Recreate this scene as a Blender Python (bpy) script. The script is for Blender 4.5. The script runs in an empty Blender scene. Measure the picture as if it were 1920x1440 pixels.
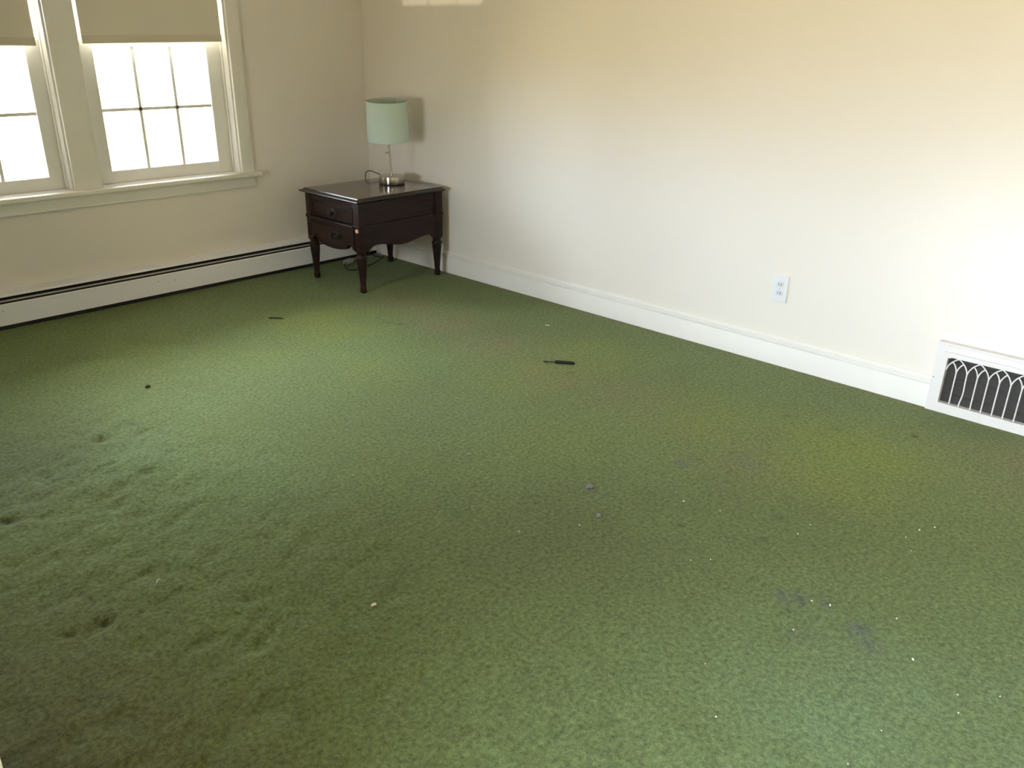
import bpy, bmesh, math, random
from mathutils import Vector, Matrix, noise
import numpy as np

S = bpy.context.scene
COL = S.collection
PI = math.pi

# ------------------------------------------------------------------ camera, world, exposure
cam_d = bpy.data.cameras.new('camera')
cam = bpy.data.objects.new('camera', cam_d)
COL.objects.link(cam)
cam_d.sensor_width = 36.0
cam_d.lens = 36.0 * 1556.0 / 1920.0
cam_d.clip_start = 0.02
CR = Vector((0.68423576, -0.7290746, 0.01648205))
CU = Vector((0.27138187, 0.27553933, 0.92218759))
CF = Vector((0.676885, 0.6265208, -0.38639149))
cam.matrix_world = Matrix(((CR.x, CU.x, -CF.x, -3.59359), (CR.y, CU.y, -CF.y, -4.70041),
                           (CR.z, CU.z, -CF.z, 1.42870), (0, 0, 0, 1)))
S.camera = cam

S.view_settings.view_transform = 'Standard'
S.view_settings.look = 'None'
S.view_settings.gamma = 1.0
S.view_settings.use_curve_mapping = False
S.view_settings.exposure = 1.36

SKY_STRENGTH = 18.0      # overcast sky above the horizon
GROUND_STRENGTH = 9.0    # sunlit ground outside, below the horizon

world = bpy.data.worlds.new('daylight')
S.world = world
world.use_nodes = True
wn, wl = world.node_tree.nodes, world.node_tree.links
wn.clear()
tc = wn.new('ShaderNodeTexCoord')
sp = wn.new('ShaderNodeSeparateXYZ')
mr = wn.new('ShaderNodeMapRange')
mr.inputs['From Min'].default_value = -0.06
mr.inputs['From Max'].default_value = 0.06
b1 = wn.new('ShaderNodeBackground')
b1.inputs['Color'].default_value = (0.80, 0.868, 1.0, 1)
b1.inputs['Strength'].default_value = SKY_STRENGTH
ml = wn.new('ShaderNodeMapRange')            # sky strength varies slightly from one side of the house to the other
ml.inputs['From Min'].default_value = -1.0
ml.inputs['From Max'].default_value = 1.0
ml.inputs['To Min'].default_value = SKY_STRENGTH * 0.92
ml.inputs['To Max'].default_value = SKY_STRENGTH * 0.88
wl.new(sp.outputs['Y'], ml.inputs['Value'])
vd = wn.new('ShaderNodeVectorMath')            # bright lobe added to the sky, low over the side of the house
vd.operation = 'DOT_PRODUCT'
vd.inputs[1].default_value = Vector((-0.81, 0.575, 0.05)).normalized()
wl.new(tc.outputs['Generated'], vd.inputs[0])
v0 = wn.new('ShaderNodeMath')
v0.operation = 'MAXIMUM'
v0.inputs[1].default_value = 0.0
wl.new(vd.outputs['Value'], v0.inputs[0])
v1 = wn.new('ShaderNodeMath')
v1.operation = 'POWER'
v1.inputs[1].default_value = 260.0
wl.new(v0.outputs[0], v1.inputs[0])
v2 = wn.new('ShaderNodeMath')
v2.operation = 'MULTIPLY_ADD'
v2.inputs[1].default_value = SKY_STRENGTH * 3.0
wl.new(v1.outputs[0], v2.inputs[0])
wl.new(ml.outputs[0], v2.inputs[2])
wl.new(v2.outputs[0], b1.inputs['Strength'])
b2 = wn.new('ShaderNodeBackground')
b2.inputs['Color'].default_value = (1.0, 0.79, 0.46, 1)
b2.inputs['Strength'].default_value = GROUND_STRENGTH
mx = wn.new('ShaderNodeMixShader')
wo = wn.new('ShaderNodeOutputWorld')
wl.new(tc.outputs['Generated'], sp.inputs[0])
wl.new(sp.outputs['Z'], mr.inputs['Value'])
wl.new(mr.outputs[0], mx.inputs[0])
wl.new(b2.outputs[0], mx.inputs[1])
wl.new(b1.outputs[0], mx.inputs[2])
wl.new(mx.outputs[0], wo.inputs['Surface'])

# sun lamp added as reflected sun, aimed up through the side window
SUN_DIR = Vector((1.0, 0.245, 0.243)).normalized()
sun_d = bpy.data.lights.new('sun_glint', 'SUN')
sun_d.energy = 0.42
sun_d.angle = math.radians(0.35)
sun_d.color = (1.0, 0.88, 0.66)
sun = bpy.data.objects.new('sun_glint', sun_d)
COL.objects.link(sun)
sun.location = (-6, -3, 1)
sun.rotation_euler = SUN_DIR.to_track_quat('-Z', 'Y').to_euler()


def portal(name, loc, direction, w, h):
    d = bpy.data.lights.new(name, 'AREA')
    d.shape = 'RECTANGLE'
    d.size, d.size_y = w, h
    d.cycles.is_portal = True
    o = bpy.data.objects.new(name, d)
    COL.objects.link(o)
    o.location = loc
    o.rotation_euler = Vector(direction).to_track_quat('-Z', 'Y').to_euler()
    return o


# ------------------------------------------------------------------ materials
def new_mat(name):
    m = bpy.data.materials.new(name)
    m.use_nodes = True
    n, l = m.node_tree.nodes, m.node_tree.links
    bs = n['Principled BSDF']
    return m, n, l, bs


def paint(name, col, rough=0.6, var=0.04, scale=3.0, bump=0.0, bscale=150.0, spec=0.3):
    """painted surface: colour with a slight procedural mottling and a fine bump"""
    m, n, l, bs = new_mat(name)
    co = n.new('ShaderNodeTexCoord')
    nz = n.new('ShaderNodeTexNoise')
    nz.inputs['Scale'].default_value = scale
    nz.inputs['Detail'].default_value = 4
    l.new(co.outputs['Object'], nz.inputs['Vector'])
    mixn = n.new('ShaderNodeMix')
    mixn.data_type = 'RGBA'
    mixn.inputs['A'].default_value = (*[c * (1 - var) for c in col], 1)
    mixn.inputs['B'].default_value = (*[min(1, c * (1 + var)) for c in col], 1)
    l.new(nz.outputs['Fac'], mixn.inputs['Factor'])
    l.new(mixn.outputs['Result'], bs.inputs['Base Color'])
    bs.inputs['Roughness'].default_value = rough
    bs.inputs['Specular IOR Level'].default_value = spec
    if bump:
        n2 = n.new('ShaderNodeTexNoise')
        n2.inputs['Scale'].default_value = bscale
        n2.inputs['Detail'].default_value = 3
        l.new(co.outputs['Object'], n2.inputs['Vector'])
        bp = n.new('ShaderNodeBump')
        bp.inputs['Strength'].default_value = bump
        bp.inputs['Distance'].default_value = 0.002
        l.new(n2.outputs['Fac'], bp.inputs['Height'])
        l.new(bp.outputs['Normal'], bs.inputs['Normal'])
    return m


def wood(name, c1, c2, rough, scale=(3, 40, 40), coat=0.0, spec=0.5):
    m, n, l, bs = new_mat(name)
    co = n.new('ShaderNodeTexCoord')
    mp = n.new('ShaderNodeMapping')
    mp.inputs['Scale'].default_value = scale
    nz = n.new('ShaderNodeTexNoise')
    nz.inputs['Scale'].default_value = 1.0
    nz.inputs['Detail'].default_value = 6
    nz.inputs['Distortion'].default_value = 0.6
    rp = n.new('ShaderNodeValToRGB')
    rp.color_ramp.elements[0].position = 0.3
    rp.color_ramp.elements[0].color = (*c1, 1)
    rp.color_ramp.elements[1].position = 0.72
    rp.color_ramp.elements[1].color = (*c2, 1)
    l.new(co.outputs['Object'], mp.inputs[0])
    l.new(mp.outputs[0], nz.inputs['Vector'])
    l.new(nz.outputs['Fac'], rp.inputs[0])
    l.new(rp.outputs[0], bs.inputs['Base Color'])
    bs.inputs['Roughness'].default_value = rough
    bs.inputs['Specular IOR Level'].default_value = spec
    bs.inputs['Coat Weight'].default_value = coat
    bs.inputs['Coat Roughness'].default_value = 0.12
    return m


M = {}
M['wall'] = paint('cream_wall_paint', (0.82, 0.768, 0.705), 0.75, 0.015, 1.5, 0.25, 120, 0.2)
M['ceiling'] = paint('ceiling_paint', (0.82, 0.77, 0.67), 0.85, 0.01, 1.5, 0, 100, 0.1)
M['trim'] = paint('white_trim_enamel', (0.80, 0.775, 0.70), 0.38, 0.025, 8, 0.1, 60, 0.4)
M['trim_white'] = paint('baseboard_enamel', (0.82, 0.80, 0.76), 0.42, 0.03, 9, 0.1, 60, 0.4)
M['sash'] = paint('sash_enamel', (0.78, 0.765, 0.715), 0.35, 0.03, 10, 0.08, 60, 0.4)
M['heater'] = paint('heater_enamel', (0.84, 0.85, 0.88), 0.42, 0.03, 6, 0.0, 60, 0.4)
M['heater_dark'] = paint('heater_inside', (0.022, 0.021, 0.024), 0.8, 0.15, 30)
M['fin'] = paint('heater_fin_metal', (0.10, 0.095, 0.09), 0.5, 0.2, 60)
M['damper'] = paint('damper_metal', (0.45, 0.44, 0.42), 0.45, 0.05, 20)
M['register'] = paint('register_enamel', (0.77, 0.74, 0.72), 0.45, 0.04, 14, 0.15, 40, 0.4)
M['duct'] = paint('duct_metal', (0.05, 0.045, 0.042), 0.6, 0.25, 20)
M['louver'] = paint('louver_metal', (0.060, 0.055, 0.052), 0.55, 0.2, 25)
M['plate'] = paint('outlet_plastic', (0.78, 0.79, 0.80), 0.3, 0.01, 10, 0, 60, 0.5)
M['plate2'] = paint('receptacle_plastic', (0.70, 0.71, 0.74), 0.3, 0.01, 10, 0, 60, 0.5)
M['slot'] = paint('slot_dark', (0.03, 0.03, 0.035), 0.6, 0.1, 10)
M['screw'] = paint('screw_metal', (0.55, 0.55, 0.56), 0.3, 0.05, 30)
M['wood'] = wood('dark_mahogany', (0.012, 0.0050, 0.0042), (0.028, 0.0105, 0.0080), 0.42, (4, 60, 60), 0.0, 0.25)
M['woodtop'] = wood('dark_table_top', (0.030, 0.021, 0.013), (0.048, 0.032, 0.019), 0.13, (3, 50, 50), 0.25, 0.5)
M['woodedge'] = wood('dark_top_edge', (0.014, 0.009, 0.007), (0.026, 0.015, 0.011), 0.28, (4, 60, 60), 0.1, 0.35)
M['bronze'] = paint('dark_bronze', (0.022, 0.017, 0.013), 0.38, 0.2, 60)
M['rawwood'] = paint('raw_wood', (0.70, 0.40, 0.20), 0.8, 0.12, 150)
M['cord'] = paint('dark_brown_cord', (0.025, 0.018, 0.014), 0.45, 0.1, 40)
M['white_cord'] = paint('off_white_plastic', (0.42, 0.41, 0.39), 0.45, 0.06, 60)
M['rod'] = paint('black_plastic', (0.012, 0.013, 0.015), 0.42, 0.15, 60)
M['rodmetal'] = paint('dark_steel', (0.05, 0.045, 0.035), 0.4, 0.15, 60)
M['twig'] = paint('dark_splinter', (0.02, 0.02, 0.012), 0.8, 0.25, 200)
M['crumb'] = paint('pale_crumb', (0.72, 0.69, 0.60), 0.7, 0.1, 300)
M['chip'] = paint('cream_chip', (0.80, 0.70, 0.52), 0.6, 0.1, 200)
M['lint'] = paint('grey_lint', (0.20, 0.20, 0.215), 0.95, 0.35, 250)
M['stain_bit'] = paint('dark_crumb', (0.025, 0.03, 0.015), 0.9, 0.2, 200)


def metal(name, col, rough):
    m, n, l, bs = new_mat(name)
    co = n.new('ShaderNodeTexCoord')
    mp = n.new('ShaderNodeMapping')
    mp.inputs['Scale'].default_value = (30, 30, 400)
    nz = n.new('ShaderNodeTexNoise')
    nz.inputs['Scale'].default_value = 1.0
    l.new(co.outputs['Object'], mp.inputs[0])
    l.new(mp.outputs[0], nz.inputs['Vector'])
    r = n.new('ShaderNodeMapRange')
    r.inputs['To Min'].default_value = rough * 0.8
    r.inputs['To Max'].default_value = rough * 1.2
    l.new(nz.outputs['Fac'], r.inputs['Value'])
    l.new(r.outputs[0], bs.inputs['Roughness'])
    bs.inputs['Base Color'].default_value = (*col, 1)
    bs.inputs['Metallic'].default_value = 1.0
    return m


def brushed(name, col, rough):
    m, n, l, bs = new_mat(name)
    bs.inputs['Base Color'].default_value = (*col, 1)
    bs.inputs['Metallic'].default_value = 1.0
    bs.inputs['Roughness'].default_value = rough
    bs.inputs['Anisotropic'].default_value = 0.92
    bs.inputs['Anisotropic Rotation'].default_value = 0.25
    tg = n.new('ShaderNodeTangent')
    tg.direction_type = 'RADIAL'
    tg.axis = 'Z'
    l.new(tg.outputs[0], bs.inputs['Tangent'])
    co = n.new('ShaderNodeTexCoord')
    mp = n.new('ShaderNodeMapping')
    mp.inputs['Scale'].default_value = (8, 8, 900)
    nz = n.new('ShaderNodeTexNoise')
    nz.inputs['Scale'].default_value = 1.0
    l.new(co.outputs['Object'], mp.inputs[0])
    l.new(mp.outputs[0], nz.inputs['Vector'])
    r = n.new('ShaderNodeMapRange')
    r.inputs['To Min'].default_value = rough * 0.85
    r.inputs['To Max'].default_value = rough * 1.15
    l.new(nz.outputs['Fac'], r.inputs['Value'])
    l.new(r.outputs[0], bs.inputs['Roughness'])
    return m


M['nickel'] = metal('brushed_nickel', (0.60, 0.57, 0.52), 0.07)
M['rodnickel'] = metal('nickel_rod', (0.50, 0.46, 0.40), 0.25)


def cloth(name, col, trans, wscale, rough=0.9):
    """woven fabric that lets a little light through"""
    m, n, l, bs = new_mat(name)
    out = n['Material Output']
    co = n.new('ShaderNodeTexCoord')
    nz = n.new('ShaderNodeTexNoise')
    nz.inputs['Scale'].default_value = wscale
    nz.inputs['Detail'].default_value = 3
    l.new(co.outputs['Object'], nz.inputs['Vector'])
    mixn = n.new('ShaderNodeMix')
    mixn.data_type = 'RGBA'
    mixn.inputs['A'].default_value = (*[c * 0.93 for c in col], 1)
    mixn.inputs['B'].default_value = (*[min(1, c * 1.06) for c in col], 1)
    l.new(nz.outputs['Fac'], mixn.inputs['Factor'])
    l.new(mixn.outputs['Result'], bs.inputs['Base Color'])
    bs.inputs['Roughness'].default_value = rough
    bs.inputs['Specular IOR Level'].default_value = 0.15
    tr = n.new('ShaderNodeBsdfTranslucent')
    l.new(mixn.outputs['Result'], tr.inputs['Color'])
    ms = n.new('ShaderNodeMixShader')
    ms.inputs[0].default_value = trans
    l.new(bs.outputs[0], ms.inputs[1])
    l.new(tr.outputs[0], ms.inputs[2])
    l.new(ms.outputs[0], out.inputs['Surface'])
    return m


M['shade_cloth'] = cloth('roller_shade_cloth', (0.74, 0.69, 0.58), 0.035, 300)
M['hem_cloth'] = cloth('roller_shade_hem', (0.66, 0.60, 0.48), 0.02, 300)
M['mint'] = cloth('mint_shade_fabric', (0.62, 0.74, 0.665), 0.06, 700)
M['mint_in'] = cloth('mint_shade_lining', (0.50, 0.60, 0.55), 0.10, 300)


def glass_mat():
    m, n, l, bs = new_mat('window_glass')
    out = n['Material Output']
    t = n.new('ShaderNodeBsdfTransparent')
    t.inputs['Color'].default_value = (0.96, 0.98, 0.97, 1)
    g = n.new('ShaderNodeBsdfGlossy')
    g.inputs['Roughness'].default_value = 0.02
    fr = n.new('ShaderNodeFresnel')
    fr.inputs['IOR'].default_value = 1.45
    ms = n.new('ShaderNodeMixShader')
    l.new(fr.outputs[0], ms.inputs[0])
    l.new(t.outputs[0], ms.inputs[1])
    l.new(g.outputs[0], ms.inputs[2])
    l.new(ms.outputs[0], out.inputs['Surface'])
    return m


M['glass'] = glass_mat()


def carpet_mat():
    m, n, l, bs = new_mat('green_cut_pile_carpet')
    co = n.new('ShaderNodeTexCoord')

    def tex(scale, detail, rough=0.5, dist=0.0):
        t = n.new('ShaderNodeTexNoise')
        t.inputs['Scale'].default_value = scale
        t.inputs['Detail'].default_value = detail
        t.inputs['Roughness'].default_value = rough
        t.inputs['Distortion'].default_value = dist
        l.new(co.outputs['Object'], t.inputs['Vector'])
        return t

    def rng(src, a, b, lo, hi):
        r = n.new('ShaderNodeMapRange')
        r.inputs['From Min'].default_value = a
        r.inputs['From Max'].default_value = b
        r.inputs['To Min'].default_value = lo
        r.inputs['To Max'].default_value = hi
        l.new(src, r.inputs['Value'])
        return r.outputs[0]

    def mixc(f, A, B, blend='MIX'):
        q = n.new('ShaderNodeMix')
        q.data_type = 'RGBA'
        q.blend_type = blend
        for key, v in (('Factor', f), ('A', A), ('B', B)):
            sock = q.inputs[key] if key == 'Factor' else [s for s in q.inputs if s.name == key and s.type == 'RGBA'][0]
            if isinstance(v, (tuple, float, int)):
                sock.default_value = v
            else:
                l.new(v, sock)
        return [s for s in q.outputs if s.type == 'RGBA'][0]

    def attr(name):
        a = n.new('ShaderNodeAttribute')
        a.attribute_name = name
        return a.outputs['Fac']

    patch = rng(tex(1.1, 3).outputs['Fac'], 0.32, 0.68, 0, 1)
    c = mixc(patch, CARPET_A, CARPET_B)
    patch2 = rng(tex(9.0, 4).outputs['Fac'], 0.35, 0.68, 0, 1)
    c = mixc(rng(patch2, 0, 1, 0.0, 0.22), c, CARPET_D)
    c = mixc(attr('pale_green'), c, CARPET_F)
    c = mixc(attr('wear_shade'), c, CARPET_W)
    c = mixc(attr('painted_shade'), c, (0.075, 0.072, 0.038, 1))  # shade painted into the carpet colour
    c = mixc(attr('yellow'), c, CARPET_Y)
    c = mixc(attr('stain'), c, (0.115, 0.118, 0.120, 1))
    c = mixc(attr('dark'), c, (0.035, 0.042, 0.016, 1))
    tuft = tex(75.0, 3, 0.65)
    fib = tex(330.0, 2, 0.7)
    c = mixc(1.0, c, mixc(rng(tuft.outputs['Fac'], 0.30, 0.70, 0, 1), (0.60, 0.60, 0.60, 1), (1.36, 1.36, 1.36, 1)), 'MULTIPLY')
    c = mixc(1.0, c, mixc(rng(fib.outputs['Fac'], 0.28, 0.72, 0, 1), (0.72, 0.72, 0.72, 1), (1.28, 1.28, 1.28, 1)), 'MULTIPLY')
    l.new(c, bs.inputs['Base Color'])
    bs.inputs['Roughness'].default_value = 1.0
    bs.inputs['Specular IOR Level'].default_value = 0.05
    bs.inputs['Sheen Weight'].default_value = 0.12
    bs.inputs['Sheen Roughness'].default_value = 0.6
    bs.inputs['Sheen Tint'].default_value = (0.75, 0.95, 0.75, 1)
    bp = n.new('ShaderNodeBump')
    bp.inputs['Strength'].default_value = 0.55
    bp.inputs['Distance'].default_value = 0.004
    l.new(tuft.outputs['Fac'], bp.inputs['Height'])
    bp2 = n.new('ShaderNodeBump')
    bp2.inputs['Strength'].default_value = 0.5
    bp2.inputs['Distance'].default_value = 0.002
    l.new(fib.outputs['Fac'], bp2.inputs['Height'])
    l.new(bp.outputs['Normal'], bp2.inputs['Normal'])
    l.new(bp2.outputs['Normal'], bs.inputs['Normal'])
    return m


CARPET_A = (0.132, 0.164, 0.058, 1)
CARPET_B = (0.150, 0.196, 0.071, 1)
CARPET_D = (0.109, 0.129, 0.050, 1)
CARPET_F = (0.161, 0.233, 0.117, 1)
CARPET_W = (0.187, 0.161, 0.074, 1)
CARPET_Y = (0.178, 0.209, 0.040, 1)
M['carpet'] = carpet_mat()


# ------------------------------------------------------------------ mesh helpers
class MB:
    """collects shapes into ONE mesh"""

    def __init__(self, T=None):
        self.bm = bmesh.new()
        self.T = T

    def _finish(self, verts):
        if self.T is not None:
            for v in verts:
                v.co = self.T(v.co)

    def box(self, x0, x1, y0, y1, z0, z1, bevel=0.0, seg=2):
        r = bmesh.ops.create_cube(self.bm, size=1.0)
        vs = r['verts']
        for v in vs:
            v.co = Vector(((x0 + x1) / 2 + v.co.x * (x1 - x0), (y0 + y1) / 2 + v.co.y * (y1 - y0),
                           (z0 + z1) / 2 + v.co.z * (z1 - z0)))
        if bevel > 0:
            es = list({e for v in vs for e in v.link_edges})
            fs0 = set(self.bm.faces)
            r = bmesh.ops.bevel(self.bm, geom=es, offset=bevel, segments=seg, affect='EDGES', profile=0.6)
            vs = list({v for f in r['faces'] for v in f.verts})
        self._finish(vs)
        return self

    def lathe(self, prof, c=(0, 0, 0), seg=32, cap=True, axis='Z', M4=None, phase=0.0):
        rings = []
        for (r, z) in prof:
            ring = []
            for i in range(seg):
                a = 2 * PI * i / seg + phase
                p = Vector((r * math.cos(a), r * math.sin(a), z))
                if axis == 'X':
                    p = Vector((p.z, p.x, p.y))
                elif axis == 'Y':
                    p = Vector((p.x, p.z, p.y))
                if M4 is not None:
                    p = M4 @ p
                ring.append(self.bm.verts.new(p + Vector(c)))
            rings.append(ring)
        for a, b in zip(rings[:-1], rings[1:]):
            for i in range(seg):
                j = (i + 1) % seg
                self.bm.faces.new((a[i], a[j], b[j], b[i]))
        if cap:
            if prof[0][0] > 1e-6:
                self.bm.faces.new(list(reversed(rings[0])))
            if prof[-1][0] > 1e-6:
                self.bm.faces.new(rings[-1])
        self._finish([v for r in rings for v in r])
        return self

    def tube(self, pts, rad, seg=10, smooth=0, cap=True):
        pts = [Vector(p) for p in pts]
        for _ in range(smooth):                       # corner cutting
            q = [pts[0]]
            for a, b in zip(pts[:-1], pts[1:]):
                q += [a * 0.75 + b * 0.25, a * 0.25 + b * 0.75]
            q.append(pts[-1])
            pts = q
        nrm = None
        rings = []
        for i, p in enumerate(pts):
            t = (pts[min(i + 1, len(pts) - 1)] - pts[max(i - 1, 0)]).normalized()
            if nrm is None:
                nrm = t.orthogonal().normalized()
            else:
                nrm = (nrm - t * nrm.dot(t)).normalized()
            bn = t.cross(nrm)
            r = rad if not callable(rad) else rad(i / (len(pts) - 1))
            rings.append([self.bm.verts.new(p + nrm * (r * math.cos(2 * PI * k / seg)) + bn * (r * math.sin(2 * PI * k / seg)))
                          for k in range(seg)])
        for a, b in zip(rings[:-1], rings[1:]):
            for i in range(seg):
                j = (i + 1) % seg
                self.bm.faces.new((a[i], a[j], b[j], b[i]))
        if cap:
            self.bm.faces.new(list(reversed(rings[0])))
            self.bm.faces.new(rings[-1])
        self._finish([v for r in rings for v in r])
        return self

    def prism(self, poly, fn, a, b):
        """extrudes a 2-D polygon; fn(u, v, w) -> point, w runs a..b"""
        A = [self.bm.verts.new(Vector(fn(u, v, a))) for u, v in poly]
        B = [self.bm.verts.new(Vector(fn(u, v, b))) for u, v in poly]
        self.bm.faces.new(A)
        self.bm.faces.new(list(reversed(B)))
        k = len(poly)
        for i in range(k):
            j = (i + 1) % k
            self.bm.faces.new((A[j], A[i], B[i], B[j]))
        self._finish(A + B)
        return self

    def blob(self, c, r, seed=0, sub=2, rough=0.35):
        rr = bmesh.ops.create_icosphere(self.bm, subdivisions=sub, radius=1.0)
        for v in rr['verts']:
            k = 1 + rough * noise.noise(v.co * 1.7 + Vector((seed * 3.1, seed * 1.7, seed)))
            v.co = Vector((c[0] + v.co.x * r[0] * k, c[1] + v.co.y * r[1] * k, c[2] + v.co.z * r[2] * k))
        self._finish(rr['verts'])
        return self

    def build(self, name, mat, parent=None, smooth=False, weld=False):
        if weld:
            bmesh.ops.remove_doubles(self.bm, verts=self.bm.verts, dist=1e-5)
        bmesh.ops.recalc_face_normals(self.bm, faces=self.bm.faces)
        me = bpy.data.meshes.new(name)
        self.bm.to_mesh(me)
        self.bm.free()
        me.materials.append(mat)
        o = bpy.data.objects.new(name, me)
        COL.objects.link(o)
        if smooth:
            me.polygons.foreach_set('use_smooth', [True] * len(me.polygons))
            me.set_sharp_from_angle(angle=math.radians(38))
        if parent is not None:
            o.parent = parent
            o.matrix_parent_inverse = Matrix.Translation(-Vector(parent.location))
        return o


def thing(name, label, cat, loc, group=None):
    o = bpy.data.objects.new(name, None)
    o.empty_display_size = 0.05
    COL.objects.link(o)
    o.location = loc
    tag(o, label, cat, group)
    return o


def tag(o, label, cat, group=None):
    o['label'] = label
    o['category'] = cat
    if group:
        o['group'] = group
    return o


def struct(o, label=None):
    o['kind'] = 'structure'
    if label:
        o['label'] = label
    return o


def wall_cells(us, vs, holes):
    """cells of a wall sheet cut at us x vs, leaving out the holes"""
    out = []
    for a, b in zip(us[:-1], us[1:]):
        for c, d in zip(vs[:-1], vs[1:]):
            mu, mv = (a + b) / 2, (c + d) / 2
            if not any(h[0] < mu < h[1] and h[2] < mv < h[3] for h in holes):
                out.append((a, b, c, d))
    return out


# ------------------------------------------------------------------ room shell
XL, YN, ZC, TH = -3.52, -6.30, 2.45, 0.16
HX, HY0, HY1 = -5.50, -6.60, -2.60          # the room seen through the opening the photo was taken from
WIN_A = (-1.79, -0.97, 0.64, 2.02)          # window nearer the corner
WIN_B = (-2.75, -1.94, 0.64, 2.02)          # its twin
WIN_L = (-2.06, -1.245, 0.64, 2.02)         # y-range in the side wall
DOOR = (-5.45, -3.95, 0.0, 2.08)            # opening in the side wall
WIN_H = (-5.9, -3.2, 0.50, 2.05)            # far room


def wall(name, us, vs, holes, fn, w0, w1, mat='wall'):
    mb = MB()
    for a, b, c, d in wall_cells(us, vs, holes):
        mb.prism([(a, c), (b, c), (b, d), (a, d)], fn, w0, w1)
    return struct(mb.build(name, M[mat]))


wall('wall_back', [XL - TH, WIN_B[0], WIN_B[1], WIN_A[0], WIN_A[1], TH], [-.05, .64, 2.02, ZC], [WIN_A, WIN_B],
     lambda u, v, w: (u, w, v), 0, TH)
wall('wall_right', [YN - TH, 0], [-.05, ZC], [], lambda u, v, w: (w, u, v), 0, TH)
wall('wall_left', [YN, DOOR[0], DOOR[1], WIN_L[0], WIN_L[1], 0], [-.05, .0, .64, 2.02, 2.08, ZC], [WIN_L, DOOR],
     lambda u, v, w: (w, u, v), XL - TH, XL)
wall('wall_front', [XL - TH, 0], [-.05, .64, 2.02, ZC], [],
     lambda u, v, w: (u, w, v), YN - TH, YN)
# the adjoining room behind the opening
wall('wall_hall_side', [HY0, WIN_H[0], WIN_H[1], HY1], [-.05, WIN_H[2], WIN_H[3], ZC], [WIN_H],
     lambda u, v, w: (w, u, v), HX - TH, HX)
wall('wall_hall_back', [HX, XL - TH], [-.05, ZC], [], lambda u, v, w: (u, w, v), HY1, HY1 + TH)
wall('wall_hall_front', [HX, XL - TH], [-.05, ZC], [], lambda u, v, w: (u, w, v), HY0 - TH, HY0)
struct(MB().box(HX - TH, TH, HY0 - TH, TH, ZC, ZC + 0.12).build('ceiling', M['ceiling']))


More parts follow.
